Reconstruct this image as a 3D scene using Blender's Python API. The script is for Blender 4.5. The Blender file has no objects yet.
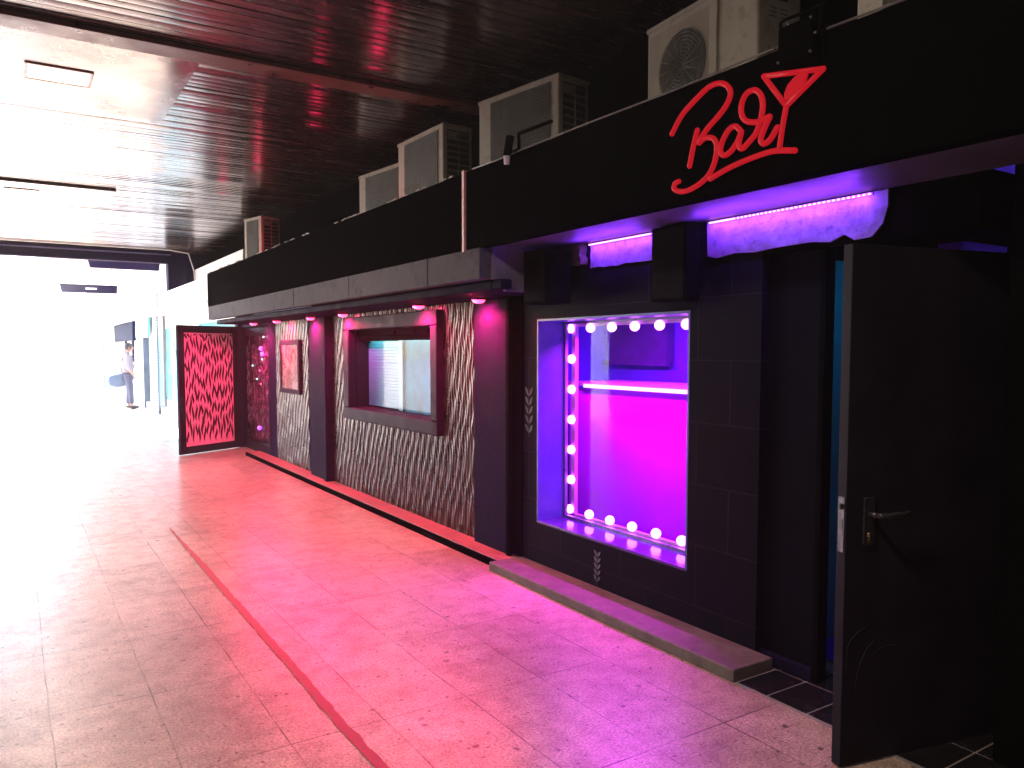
import bpy, math, random
from mathutils import Vector, Matrix, noise
random.seed(7)
PI = math.pi
SC = bpy.context.scene
COL = SC.collection

# ------------------------------------------------------------------ camera
CAMH, FPX, TP = 1.57, 781.0, 0.06
pitch = math.atan(TP); yaw = math.atan(500 * math.cos(pitch) / FPX)
cd = bpy.data.cameras.new('camera'); cam = bpy.data.objects.new('camera', cd); COL.objects.link(cam)
cd.sensor_width = 36; cd.lens = 36 * FPX / 1024; cd.shift_y = 0.0125
cd.clip_start = 0.05; cd.clip_end = 2000
cam.location = (0, 0, CAMH); cam.rotation_euler = (PI / 2 - pitch, 0, -yaw)
SC.camera = cam

# ------------------------------------------------------------------ world, sun, exposure
EXPO = 3.9
K = 2.0 ** (-EXPO)            # lamps are given in display units, so they stay put when the exposure moves
w = bpy.data.worlds.new('World'); SC.world = w; w.use_nodes = True
nt = w.node_tree; bg = nt.nodes['Background']; sky = nt.nodes.new('ShaderNodeTexSky')
sky.sky_type = 'NISHITA'; sky.sun_disc = False
SUN_EL, SUN_AZ = math.radians(50), math.radians(-32)     # azimuth from +Y towards +X
sky.sun_elevation = SUN_EL; sky.sun_rotation = SUN_AZ
nt.links.new(sky.outputs[0], bg.inputs[0]); bg.inputs[1].default_value = 0.12
sd = bpy.data.lights.new('sun', 'SUN'); sd.energy = 4.0; sd.angle = math.radians(0.5); sd.color = (1, 0.95, 0.88)
so = bpy.data.objects.new('sun', sd); COL.objects.link(so)
sdir = Vector((math.sin(SUN_AZ) * math.cos(SUN_EL), math.cos(SUN_AZ) * math.cos(SUN_EL), math.sin(SUN_EL)))
so.rotation_euler = sdir.to_track_quat('Z', 'Y').to_euler(); so.location = (-10, 30, 30)
vs = SC.view_settings
vs.view_transform = 'Standard'; vs.look = 'None'; vs.exposure = EXPO; vs.gamma = 1; vs.use_curve_mapping = False
SC.cycles.max_bounces = 8; SC.cycles.diffuse_bounces = 4; SC.cycles.glossy_bounces = 4
SC.cycles.sample_clamp_indirect = 3.0; SC.cycles.use_denoising = True

# ------------------------------------------------------------------ helpers
class MB:
    def __init__(s): s.v = []; s.f = []; s.sm = []
    def add(s, vs_, fs, smooth=False):
        b = len(s.v); s.v += [tuple(p) for p in vs_]
        for f in fs: s.f.append(tuple(b + i for i in f)); s.sm.append(smooth)
        return s
    def box(s, x0, x1, y0, y1, z0, z1):
        vv = [(x0, y0, z0), (x1, y0, z0), (x1, y1, z0), (x0, y1, z0), (x0, y0, z1), (x1, y0, z1), (x1, y1, z1), (x0, y1, z1)]
        return s.add(vv, [(0, 3, 2, 1), (4, 5, 6, 7), (0, 1, 5, 4), (1, 2, 6, 5), (2, 3, 7, 6), (3, 0, 4, 7)])
    def tube(s, pts, r, n=8, smooth=True):
        pts = [Vector(p) for p in pts]; rs = r if isinstance(r, (list, tuple)) else [r] * len(pts)
        vv = []; up = None
        for i, p in enumerate(pts):
            t = (pts[min(i + 1, len(pts) - 1)] - pts[max(i - 1, 0)]).normalized()
            if up is None:
                up = Vector((0, 0, 1)) if abs(t.z) < .9 else Vector((1, 0, 0))
            a = (up - t * up.dot(t)).normalized(); b = t.cross(a); up = a
            for k in range(n):
                q = 2 * PI * k / n; vv.append(p + (a * math.cos(q) + b * math.sin(q)) * rs[i])
        fs = []
        for i in range(len(pts) - 1):
            for k in range(n):
                k2 = (k + 1) % n; fs.append((i * n + k, i * n + k2, (i + 1) * n + k2, (i + 1) * n + k))
        fs.append(tuple(range(n - 1, -1, -1))); m = (len(pts) - 1) * n; fs.append(tuple(range(m, m + n)))
        return s.add(vv, fs, smooth)
    def prism(s, poly, axis, a, b):
        """extrude a 2-D polygon; axis 'x': poly=(y,z); 'y': (x,z); 'z': (x,y)"""
        def P(p, t): return {'x': (t, p[0], p[1]), 'y': (p[0], t, p[1]), 'z': (p[0], p[1], t)}[axis]
        n = len(poly)
        return s.add([P(p, a) for p in poly] + [P(p, b) for p in poly],
                     [tuple(range(n)), tuple(range(2 * n - 1, n - 1, -1))] + [(i, i + n, (i + 1) % n + n, (i + 1) % n) for i in range(n)])
    def sphere(s, c, r, n=16, m=10, sq=(1, 1, 1)):
        vv = []; c = Vector(c)
        for j in range(m + 1):
            t = PI * j / m
            for k in range(n):
                q = 2 * PI * k / n; vv.append(c + Vector((math.sin(t) * math.cos(q) * sq[0], math.sin(t) * math.sin(q) * sq[1], math.cos(t) * sq[2])) * r)
        fs = [(j * n + k, (j + 1) * n + k, (j + 1) * n + (k + 1) % n, j * n + (k + 1) % n) for j in range(m) for k in range(n)]
        return s.add(vv, fs, True)
    def build(s, name, m=None, parent=None, bevel=0, label=None):
        me = bpy.data.meshes.new(name); me.from_pydata(s.v, [], s.f); me.update()
        for p, q in zip(me.polygons, s.sm): p.use_smooth = q
        import bmesh
        bm = bmesh.new(); bm.from_mesh(me); bmesh.ops.recalc_face_normals(bm, faces=bm.faces); bm.to_mesh(me); bm.free()
        o = bpy.data.objects.new(name, me); COL.objects.link(o)
        if m: me.materials.append(m)
        if parent is not None: o.parent = parent
        if bevel:
            md = o.modifiers.new('bevel', 'BEVEL'); md.width = bevel; md.segments = 2; md.limit_method = 'ANGLE'; md.angle_limit = math.radians(50)
        if label: o['label'] = label
        return o

def pieces(name, boxes, m, parent=None, bevel=0):
    out = []
    for bx in boxes: out.append(MB().box(*bx).build(name, m, parent, bevel))
    return out
def tag(o, label, cat, group=None):
    o['label'] = label; o['category'] = cat
    if group: o['group'] = group
    return o
def thing(name, label, cat, loc=(0, 0, 0), rz=0, group=None):
    o = bpy.data.objects.new(name, None); COL.objects.link(o); o.location = loc; o.rotation_euler = (0, 0, rz); o.empty_display_size = .1
    return tag(o, label, cat, group)
def structure(o): o['kind'] = 'structure'; return o
def copy_tree(o, parent=None):
    c = o.copy(); COL.objects.link(c); c.parent = parent
    for ch in [x for x in SC.objects if x.parent == o]: copy_tree(ch, c)
    return c

# ------------------------------------------------------------------ materials
def N(nt, t, **kw):
    n = nt.nodes.new(t)
    for k, v in kw.items():
        if k in ('operation', 'blend_type', 'data_type', 'feature', 'distance', 'wave_type', 'bands_direction', 'offset', 'offset_frequency', 'squash', 'noise_dimensions'): setattr(n, k, v)
        else: n.inputs[k.replace('_', ' ')].default_value = v
    return n
def base(name):
    m = bpy.data.materials.new(name); m.use_nodes = True; nt = m.node_tree
    return m, nt, nt.nodes['Principled BSDF']
def coords(nt, scale=(1, 1, 1), loc=(0, 0, 0)):
    tc = nt.nodes.new('ShaderNodeTexCoord'); mp = nt.nodes.new('ShaderNodeMapping')
    mp.inputs['Scale'].default_value = scale; mp.inputs['Location'].default_value = loc
    nt.links.new(tc.outputs['Object'], mp.inputs['Vector']); return mp.outputs[0]
def ramp(nt, src, a, b, ca=(0, 0, 0), cb=(1, 1, 1)):
    r = nt.nodes.new('ShaderNodeValToRGB'); r.color_ramp.elements[0].position = a; r.color_ramp.elements[1].position = b
    r.color_ramp.elements[0].color = (*ca, 1); r.color_ramp.elements[1].color = (*cb, 1)
    nt.links.new(src, r.inputs[0]); return r.outputs[0]
def mixc(nt, fac, a, b, mode='MIX'):
    m = nt.nodes.new('ShaderNodeMix'); m.data_type = 'RGBA'; m.blend_type = mode
    for s, x in ((m.inputs[0], fac), (m.inputs[6], a), (m.inputs[7], b)):
        if isinstance(x, bpy.types.NodeSocket): nt.links.new(x, s)
        elif isinstance(x, (int, float)): s.default_value = x
        else: s.default_value = (*x, 1)
    return m.outputs[2]
def mat(name, col, rough=.5, metal=0, var=.25, scale=6, bump=.15, bscale=60, rvar=.12, spec=.5, dirt=None, coat=0):
    m, nt, b = base(name); co = coords(nt)
    n1 = N(nt, 'ShaderNodeTexNoise', Scale=scale, Detail=6.0, Roughness=.6); nt.links.new(co, n1.inputs['Vector'])
    f = ramp(nt, n1.outputs[0], .3, .7)
    lo = tuple(c * (1 - var) for c in col); hi = tuple(min(1, c * (1 + var)) for c in col)
    c = mixc(nt, f, lo, hi)
    if dirt:
        n3 = N(nt, 'ShaderNodeTexNoise', Scale=scale * 2.3, Detail=8.0, Roughness=.7); nt.links.new(co, n3.inputs['Vector'])
        c = mixc(nt, ramp(nt, n3.outputs[0], .52, .72), c, dirt)
    nt.links.new(c, b.inputs['Base Color'])
    mr = nt.nodes.new('ShaderNodeMapRange'); nt.links.new(n1.outputs[0], mr.inputs[0]); mr.inputs[1].default_value = .3; mr.inputs[2].default_value = .7
    mr.inputs[3].default_value = max(.02, rough - rvar); mr.inputs[4].default_value = min(1, rough + rvar); nt.links.new(mr.outputs[0], b.inputs['Roughness'])
    b.inputs['Metallic'].default_value = metal; b.inputs['Specular IOR Level'].default_value = spec
    if spec <= .15: b.inputs['Specular IOR Level'].default_value = .5; b.inputs['IOR'].default_value = 1.0 + .8 * spec
    b.inputs['Coat Weight'].default_value = coat
    if bump:
        n2 = N(nt, 'ShaderNodeTexNoise', Scale=bscale, Detail=3.0); nt.links.new(co, n2.inputs['Vector'])
        bp = nt.nodes.new('ShaderNodeBump'); bp.inputs['Strength'].default_value = bump; bp.inputs['Distance'].default_value = .01
        nt.links.new(n2.outputs[0], bp.inputs['Height']); nt.links.new(bp.outputs[0], b.inputs['Normal'])
    return m
def glow(name, col, strength, basecol=(.5, .5, .5)):
    m, nt, b = base(name); b.inputs['Specular IOR Level'].default_value = .1; b.inputs['Base Color'].default_value = (*basecol, 1); b.inputs['Roughness'].default_value = .4
    b.inputs['Emission Color'].default_value = (*col, 1); b.inputs['Emission Strength'].default_value = strength * K
    return m

def floor_mat():
    m, nt, b = base('terrazzo_paving')
    tc = nt.nodes.new('ShaderNodeTexCoord')
    sx = nt.nodes.new('ShaderNodeSeparateXYZ'); nt.links.new(tc.outputs['Object'], sx.inputs[0])
    cb = nt.nodes.new('ShaderNodeCombineXYZ'); nt.links.new(sx.outputs[1], cb.inputs[0]); nt.links.new(sx.outputs[0], cb.inputs[1])
    wob = N(nt, 'ShaderNodeTexNoise', Scale=1.3, Detail=2.0); nt.links.new(cb.outputs[0], wob.inputs['Vector'])
    vw = nt.nodes.new('ShaderNodeVectorMath'); vw.operation = 'MULTIPLY_ADD'
    nt.links.new(wob.outputs[1], vw.inputs[0]); vw.inputs[1].default_value = (.03, .03, 0); nt.links.new(cb.outputs[0], vw.inputs[2])
    mp = nt.nodes.new('ShaderNodeMapping'); mp.inputs['Location'].default_value = (-.62 - .015, -.085 - .015 + .4, 0); nt.links.new(vw.outputs[0], mp.inputs[0])
    br = nt.nodes.new('ShaderNodeTexBrick'); br.offset = .0; br.offset_frequency = 2; br.squash = 1
    nt.links.new(mp.outputs[0], br.inputs['Vector'])
    for k, v in (('Scale', 1), ('Brick Width', .8), ('Row Height', .4), ('Mortar Size', .0035), ('Mortar Smooth', .3), ('Bias', 0)): br.inputs[k].default_value = v
    br.inputs['Color1'].default_value = (.50, .39, .34, 1); br.inputs['Color2'].default_value = (.62, .50, .44, 1); br.inputs['Mortar'].default_value = (.38, .30, .265, 1)
    # broken joints: the dark line comes and goes
    nj = N(nt, 'ShaderNodeTexNoise', Scale=3.0, Detail=4.0); nt.links.new(tc.outputs['Object'], nj.inputs['Vector'])
    jm = nt.nodes.new('ShaderNodeMath'); jm.operation = 'MULTIPLY'; nt.links.new(br.outputs['Fac'], jm.inputs[0]); nt.links.new(ramp(nt, nj.outputs[0], .44, .60), jm.inputs[1])
    c = mixc(nt, jm.outputs[0], br.outputs['Color'], (.07, .05, .045))
    # large wear
    n1 = N(nt, 'ShaderNodeTexNoise', Scale=1.1, Detail=8.0, Roughness=.65); nt.links.new(tc.outputs['Object'], n1.inputs['Vector'])
    c = mixc(nt, 1.0, c, ramp(nt, n1.outputs[0], .3, .7, (.74, .71, .68), (1.18, 1.16, 1.13)), 'MULTIPLY')
    n1b = N(nt, 'ShaderNodeTexNoise', Scale=7, Detail=8.0, Roughness=.75); nt.links.new(tc.outputs['Object'], n1b.inputs['Vector'])
    c = mixc(nt, 1.0, c, ramp(nt, n1b.outputs[0], .36, .60, (.72, .68, .65), (1.10, 1.09, 1.08)), 'MULTIPLY')
    # aggregate speckle
    n2 = N(nt, 'ShaderNodeTexNoise', Scale=85, Detail=5.0, Roughness=.85); nt.links.new(tc.outputs['Object'], n2.inputs['Vector'])
    c = mixc(nt, 1.0, c, ramp(nt, n2.outputs[0], .40, .60, (.42, .39, .38), (1.18, 1.16, 1.16)), 'MULTIPLY')
    # trodden gum and small dark marks
    for sc, thr, wgt, kp in ((2.6, .042, .8, .5), (6.0, .065, .75, .62), (14.0, .10, .75, .72)):
        vo = nt.nodes.new('ShaderNodeTexVoronoi'); vo.voronoi_dimensions = '2D'; vo.inputs['Scale'].default_value = sc
        nd = N(nt, 'ShaderNodeTexNoise', Scale=25, Detail=2.0); nt.links.new(tc.outputs['Object'], nd.inputs['Vector'])
        vm = nt.nodes.new('ShaderNodeVectorMath'); vm.operation = 'MULTIPLY_ADD'; nt.links.new(nd.outputs[1], vm.inputs[0]); vm.inputs[1].default_value = (.03, .03, 0); nt.links.new(tc.outputs['Object'], vm.inputs[2])
        nt.links.new(vm.outputs[0], vo.inputs['Vector'])
        # keep only part of the cells
        sp = nt.nodes.new('ShaderNodeSeparateColor'); nt.links.new(vo.outputs['Color'], sp.inputs[0])
        keep = nt.nodes.new('ShaderNodeMath'); keep.operation = 'GREATER_THAN'; nt.links.new(sp.outputs[0], keep.inputs[0]); keep.inputs[1].default_value = kp
        sm = nt.nodes.new('ShaderNodeMath'); sm.operation = 'MULTIPLY'; nt.links.new(ramp(nt, vo.outputs['Distance'], thr * .6, thr, (1, 1, 1), (0, 0, 0)), sm.inputs[0]); nt.links.new(keep.outputs[0], sm.inputs[1])
        sm2 = nt.nodes.new('ShaderNodeMath'); sm2.operation = 'MULTIPLY'; nt.links.new(sm.outputs[0], sm2.inputs[0]); sm2.inputs[1].default_value = wgt
        c = mixc(nt, sm2.outputs[0], c, (.05, .035, .035))
    nt.links.new(c, b.inputs['Base Color'])
    nt.links.new(ramp(nt, n1b.outputs[0], .3, .7, (.42,) * 3, (.24,) * 3), b.inputs['Roughness'])
    bp = nt.nodes.new('ShaderNodeBump'); bp.inputs['Strength'].default_value = .15; bp.inputs['Distance'].default_value = .0025
    hm = nt.nodes.new('ShaderNodeMath'); hm.operation = 'SUBTRACT'; nt.links.new(n2.outputs[0], hm.inputs[0]); nt.links.new(br.outputs['Fac'], hm.inputs[1])
    nt.links.new(hm.outputs[0], bp.inputs['Height']); nt.links.new(bp.outputs[0], b.inputs['Normal'])
    return m

def tile_mat(name, c1, c2, mortar, bw, rh, loc, rough=.22):
    """big facade tiles; runs along Y (u) and Z (v)"""
    m, nt, b = base(name)
    tc = nt.nodes.new('ShaderNodeTexCoord'); sx = nt.nodes.new('ShaderNodeSeparateXYZ'); nt.links.new(tc.outputs['Object'], sx.inputs[0])
    cb = nt.nodes.new('ShaderNodeCombineXYZ'); nt.links.new(sx.outputs[1], cb.inputs[0]); nt.links.new(sx.outputs[2], cb.inputs[1]); cb.inputs[2].default_value = 0
    mp = nt.nodes.new('ShaderNodeMapping'); mp.inputs['Location'].default_value = loc; nt.links.new(cb.outputs[0], mp.inputs[0])
    br = nt.nodes.new('ShaderNodeTexBrick'); br.offset = .37; nt.links.new(mp.outputs[0], br.inputs['Vector'])
    for k, v in (('Scale', 1), ('Brick Width', bw), ('Row Height', rh), ('Mortar Size', .003), ('Mortar Smooth', .1), ('Bias', 0)): br.inputs[k].default_value = v
    br.inputs['Color1'].default_value = (*c1, 1); br.inputs['Color2'].default_value = (*c2, 1); br.inputs['Mortar'].default_value = (*mortar, 1)
    n1 = N(nt, 'ShaderNodeTexNoise', Scale=5, Detail=8.0, Roughness=.7); nt.links.new(tc.outputs['Object'], n1.inputs['Vector'])
    c = mixc(nt, 1.0, br.outputs['Color'], ramp(nt, n1.outputs[0], .3, .7, (.6, .6, .6), (1.35, 1.3, 1.25)), 'MULTIPLY')
    nt.links.new(c, b.inputs['Base Color'])
    nt.links.new(ramp(nt, n1.outputs[0], .3, .7, (rough,) * 3, (rough + .25,) * 3), b.inputs['Roughness']); b.inputs['Specular IOR Level'].default_value = .5; b.inputs['IOR'].default_value = 1.10
    bp = nt.nodes.new('ShaderNodeBump'); bp.inputs['Strength'].default_value = .4; bp.inputs['Distance'].default_value = .004
    iv = nt.nodes.new('ShaderNodeMath'); iv.operation = 'SUBTRACT'; nt.links.new(n1.outputs[0], iv.inputs[0]); nt.links.new(br.outputs['Fac'], iv.inputs[1])
    nt.links.new(iv.outputs[0], bp.inputs['Height']); nt.links.new(bp.outputs[0], b.inputs['Normal'])
    return m

def wood_ceiling_mat():
    m, nt, b = base('varnished_boards')
    co = coords(nt, (.6, 9, 1)); co2 = coords(nt, (.35, 40, 1)); co3 = coords(nt, (1.2, 5, 1))
    n1 = N(nt, 'ShaderNodeTexNoise', Scale=1, Detail=5.0); nt.links.new(co, n1.inputs['Vector'])
    n2 = N(nt, 'ShaderNodeTexNoise', Scale=1.5, Detail=7.0, Roughness=.7); nt.links.new(co2, n2.inputs['Vector'])
    n3 = N(nt, 'ShaderNodeTexNoise', Scale=4, Detail=8.0, Roughness=.75); nt.links.new(co3, n3.inputs['Vector'])
    c = ramp(nt, n1.outputs[0], .35, .65, (.010, .004, .0035), (.034, .018, .014))
    c = mixc(nt, 1.0, c, ramp(nt, n2.outputs[0], .3, .7, (.5, .5, .5), (1.4, 1.35, 1.3)), 'MULTIPLY')
    chips = ramp(nt, n3.outputs[0], .57, .62)
    c = mixc(nt, chips, c, (.012, .008, .007))
    nt.links.new(c, b.inputs['Base Color'])
    r = mixc(nt, chips, ramp(nt, n1.outputs[0], .3, .7, (.16,) * 3, (.30,) * 3), (.7, .7, .7))
    nt.links.new(r, b.inputs['Roughness']); b.inputs['Specular IOR Level'].default_value = .6; b.inputs['Coat Weight'].default_value = .8; b.inputs['Coat Roughness'].default_value = .15
    bp = nt.nodes.new('ShaderNodeBump'); bp.inputs['Strength'].default_value = .09; bp.inputs['Distance'].default_value = .01
    nt.links.new(n2.outputs[0], bp.inputs['Height']); nt.links.new(bp.outputs[0], b.inputs['Normal']); nt.links.new(bp.outputs[0], b.inputs['Coat Normal'])
    return m

M = {}
M['floor'] = floor_mat()
M['ceil'] = wood_ceiling_mat()
M['tile'] = tile_mat('black_wall_tile', (.0050, .0032, .0105), (.0072, .0045, .0135), (.020, .014, .026), .62, .335, (.1, .16, 0), .5)  # black tile; the violet light falling on it is tinted into the colour
M['black'] = mat('black_paint', (.003, .0028, .0036), .7, var=.3, spec=.05)
M['void'] = mat('matt_black', (.0014, .0012, .0016), .9, var=.3, spec=.02)
M['blacksoft'] = mat('charcoal_paint', (.013, .009, .032), .6, var=.25, dirt=(.008, .006, .014), spec=.08)
M['grey'] = mat('grey_render', (.085, .083, .10), .8, var=.2, scale=3, dirt=(.045, .04, .05), spec=.15)
M['white'] = mat('white_paint', (.75, .76, .78), .5, var=.05)
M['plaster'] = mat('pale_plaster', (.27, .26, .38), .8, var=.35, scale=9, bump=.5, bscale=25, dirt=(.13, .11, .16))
M['reveal'] = mat('violet_lit_reveal', (.06, .07, .34), .4, var=.2, scale=4)  # violet light of the bulbs and LEDs is put into this colour
M['concrete'] = mat('worn_concrete', (.12, .105, .085), .8, var=.35, scale=7, bump=.5, bscale=80, dirt=(.07, .06, .05))
M['kerbred'] = mat('red_kerb_stone', (.28, .12, .11), .6, var=.3, scale=8, bump=.4)
M['wave'] = mat('gloss_black_relief', (.072, .055, .053), .28, metal=.75, var=.3, bump=.05, rvar=.05, spec=.36, coat=0)
M['frame'] = mat('dark_grey_metal', (.018, .013, .030), .5, var=.2, spec=.12)
M['acwhite'] = mat('aged_white_enamel', (.30, .285, .23), .6, var=.12, scale=5, dirt=(.17, .15, .11))
M['acdark'] = mat('dark_grille', (.03, .03, .028), .6)
M['fins'] = mat('dusty_coil_fins', (.030, .030, .024), .6, var=.35, scale=12, bump=.6, bscale=150)
M['steel'] = mat('worn_steel', (.12, .11, .13), .35, metal=.9, var=.2)
M['speaker'] = mat('speaker_cabinet', (.004, .0035, .005), .75, bump=.4, bscale=150, spec=.05)
M['pinkwood'] = mat('salmon_panel', (.85, .62, .74), .5, var=.12, scale=3)
M['slot'] = mat('dark_slot', (.03, .012, .02), .5)
M['laurel'] = mat('silver_stencil', (.085, .085, .12), .5, var=.4, scale=40)
M['red'] = glow('red_neon_tube', (.60, .008, .018), .70, (.10, .004, .006))
M['redlamp'] = glow('red_lamp_lens', (1, .03, .09), 9)
M['redglow'] = glow('red_tube_lamp', (1, .02, .10), 26)
M['led'] = glow('violet_led_strip', (.85, .20, 1.0), 6)
M['bulb'] = glow('frosted_bulb_lit', (.66, .15, 1), 11)
def lamp_mat():
    m, nt, b = base('lit_lamp_diffuser'); b.inputs['Base Color'].default_value = (.5, .45, .4, 1); b.inputs['Roughness'].default_value = .3
    g = nt.nodes.new('ShaderNodeTexGradient'); g.gradient_type = 'SPHERICAL'; nt.links.new(coords(nt, (4.6, 6.5, 0), (-.05, 0, 0)), g.inputs[0])
    b.inputs['Emission Color'].default_value = (1, .82, .62, 1)
    mr = nt.nodes.new('ShaderNodeMapRange'); nt.links.new(g.outputs[1], mr.inputs[0]); mr.inputs[3].default_value = 2.2 * K; mr.inputs[4].default_value = 7 * K
    nt.links.new(mr.outputs[0], b.inputs['Emission Strength']); return m
M['lamp'] = lamp_mat()
M['soffit'] = mat('soffit_board', (.09, .08, .12), .5, var=.2, scale=3)
M['tealwall'] = mat('teal_wall', (.02, .22, .30), .6, var=.2)
M['blind'] = mat('pale_blind', (.05, .36, .42), .45, var=.12, scale=4)
M['frost'] = mat('frosted_blue_panel', (.02, .22, .30), .4, var=.6, scale=2.2, bump=.1, spec=.1)
M['tealglass'] = mat('teal_film_glass', (.10, .48, .56), .2, var=.35, scale=2.5)
M['lino'] = mat('black_floor_tile', (.012, .012, .014), .22, var=.4)
M['grout'] = mat('grey_grout', (.25, .22, .2), .8)
M['farawning'] = mat('navy_awning', (.012, .017, .04), .7, spec=.1)
M['palegreen'] = mat('pale_green_sign', (.45, .52, .40), .5)
M['skin'] = mat('skin', (.30, .17, .12), .5, var=.1)
M['shirt'] = mat('pale_shirt', (.20, .19, .23), .8, var=.1)
M['trousers'] = mat('navy_trousers', (.035, .045, .09), .8)
M['hair'] = mat('dark_hair', (.03, .025, .025), .7)
M['bagblue'] = mat('blue_nylon', (.05, .09, .16), .7)
M['asphalt'] = mat('pale_stone_plaza', (.5, .48, .45), .7)
M['facewhite'] = mat('sunlit_white_wall', (.75, .76, .78), .6, var=.05, scale=1)

def glass_mat(name, tint=(1, 1, 1), rough=.02):
    m, nt, b = base(name)
    n1 = N(nt, 'ShaderNodeTexNoise', Scale=3, Detail=6.0); nt.links.new(coords(nt), n1.inputs['Vector'])
    nt.links.new(ramp(nt, n1.outputs[0], .4, .7, (rough,) * 3, (rough + .08,) * 3), b.inputs['Roughness'])
    tr = nt.nodes.new('ShaderNodeBsdfTransparent'); tr.inputs[0].default_value = (*tint, 1)
    gl = nt.nodes.new('ShaderNodeBsdfGlossy'); nt.links.new(ramp(nt, n1.outputs[0], .4, .7, (rough,) * 3, (rough + .06,) * 3), gl.inputs['Roughness'])
    lw = nt.nodes.new('ShaderNodeLayerWeight'); lw.inputs[0].default_value = .5
    pw_ = nt.nodes.new('ShaderNodeMath'); pw_.operation = 'POWER'; nt.links.new(lw.outputs['Facing'], pw_.inputs[0]); pw_.inputs[1].default_value = 4.5
    ad = nt.nodes.new('ShaderNodeMath'); ad.operation = 'MULTIPLY_ADD'; nt.links.new(pw_.outputs[0], ad.inputs[0]); ad.inputs[1].default_value = .30; ad.inputs[2].default_value = .02
    mx = nt.nodes.new('ShaderNodeMixShader'); nt.links.new(ad.outputs[0], mx.inputs[0]); nt.links.new(tr.outputs[0], mx.inputs[1]); nt.links.new(gl.outputs[0], mx.inputs[2])
    nt.links.new(mx.outputs[0], nt.nodes['Material Output'].inputs[0]); return m
M['glass'] = glass_mat('window_glass', (.96, .96, 1))

# ------------------------------------------------------------------ ground
g = MB(); g.add([(-110, -110, 0), (110, -110, 0), (110, 110, 0), (-110, 110, 0)], [(0, 1, 2, 3)])
structure(g.build('pavement', M['floor']))

# narrow red stripe on the paving (ragged edges)
def redline_mat():
    m, nt, b = base('mottled_red'); co = coords(nt)
    n1 = N(nt, 'ShaderNodeTexNoise', Scale=45, Detail=6.0, Roughness=.75); nt.links.new(co, n1.inputs['Vector'])
    nt.links.new(ramp(nt, n1.outputs[0], .35, .65, (.42, .035, .05), (.30, .05, .06)), b.inputs['Base Color'])
    b.inputs['Roughness'].default_value = .5
    return m
v = []; n = 260
for i in range(n):
    y = .4 + i * (7.4 - .4) / (n - 1); taper = min(1, (7.4 - y) / 1.5)
    wob = noise.noise(Vector((0, y * 1.1, 3))) * .012
    e1 = (noise.noise(Vector((1, y * 9, 0))) + .5 * noise.noise(Vector((1, y * 40, 5)))) * .009; e2 = (noise.noise(Vector((7, y * 9, 0))) + .5 * noise.noise(Vector((4, y * 40, 5)))) * .009
    hw = .019 * taper + .004
    v += [(1.12 + wob - hw + e1, y, .004), (1.12 + wob + hw + e2, y, .004)]
l = MB(); l.add(v, [(2 * i, 2 * i + 1, 2 * i + 3, 2 * i + 2) for i in range(n - 1)])
structure(l.build('red_stripe', redline_mat()))

# ------------------------------------------------------------------ ceiling of the arcade: convex varnished boards laid across
CZ = 3.5; YA, YB = -4.0, 17.0; XL, XR = -6.0, 3.42
v = []; f = []; y = YA; bw = .092
while y < YB - .01:
    tilt = random.gauss(0, .0014); dz = random.uniform(-.002, .002)
    prof = []
    for k in range(5):
        t = k / 4; prof.append((y + .004 + t * (bw - .008), CZ + dz - .0013 * (1 - (2 * t - 1) ** 2) + tilt * (2 * t - 1)))
    b0 = len(v)
    for (py, pz) in prof: v += [(XL, py, pz), (XR, py, pz)]
    for k in range(4): f.append((b0 + 2 * k, b0 + 2 * k + 1, b0 + 2 * k + 3, b0 + 2 * k + 2))
    # groove up and back down
    b1 = len(v)
    v += [(XL, y, CZ + .012), (XR, y, CZ + .012)]; v += [(XL, y + bw, CZ + .012), (XR, y + bw, CZ + .012)]
    f.append((b1, b1 + 1, b0 + 1, b0)); f.append((b0 + 8, b0 + 9, b1 + 3, b1 + 2))
    y += bw
c = MB(); c.add(v, f); co_ = c.build('ceiling', M['ceil']); structure(co_)
for p in co_.data.polygons: p.use_smooth = False
s = MB(); s.box(XL - .2, 12, YA, YB, CZ + .02, CZ + .3); structure(s.build('ceiling_slab', M['black']))
s = MB(); s.box(XL, XR, 5.37, 5.58, CZ - .035, CZ - .005); structure(s.build('ceiling_batten', mat('brown_batten', (.10, .035, .025), .35, var=.3), bevel=.004))
pm = mat('painted_ply_panel', (.13, .09, .08), .18, var=.25, scale=2, bump=.03, bscale=9, dirt=(.07, .04, .035), spec=.9)
s = MB(); s.box(-1.2, 1.12, 5.60, 7.2, CZ - .022, CZ - .006); structure(s.build('ceiling_panel', pm, bevel=.003))
s = MB(); s.box(-1.2, 1.12, 10.6, 11.8, CZ - .028, CZ - .006); structure(s.build('ceiling_patch', pm, bevel=.003))
s = MB()
s.box(XL, 2.7, 16.55, 16.8, CZ - .07, CZ - .01); s.box(XL, 2.7, 17.0, 17.22, CZ - .20, CZ + .3)
structure(s.build('ceiling_edge_beam', M['blacksoft'], bevel=.01))
# thin surface conduits on the ceiling
s = MB(); s.tube([(-4, 16.2, CZ - .02), (2.6, 16.25, CZ - .02), (2.95, 16.3, CZ - .06), (3.05, 16.3, 3.1), (3.05, 16.25, 2.75)], .012, 6)
tag(s.build('conduit', mat('pale_conduit', (.5, .5, .5), .5)), 'thin pale conduit curving down at the far end of the dark ceiling', 'conduit')

def area(name, loc, direction, sx, sy, col, e, spread=PI):
    d = bpy.data.lights.new(name, 'AREA'); d.shape = 'RECTANGLE'; d.size = sy; d.size_y = sx; d.color = col; d.energy = e * K; d.spread = spread
    o = bpy.data.objects.new(name, d); COL.objects.link(o); o.location = loc
    o.rotation_euler = Vector(direction).normalized().to_track_quat('-Z', 'Y').to_euler(); return o

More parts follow.
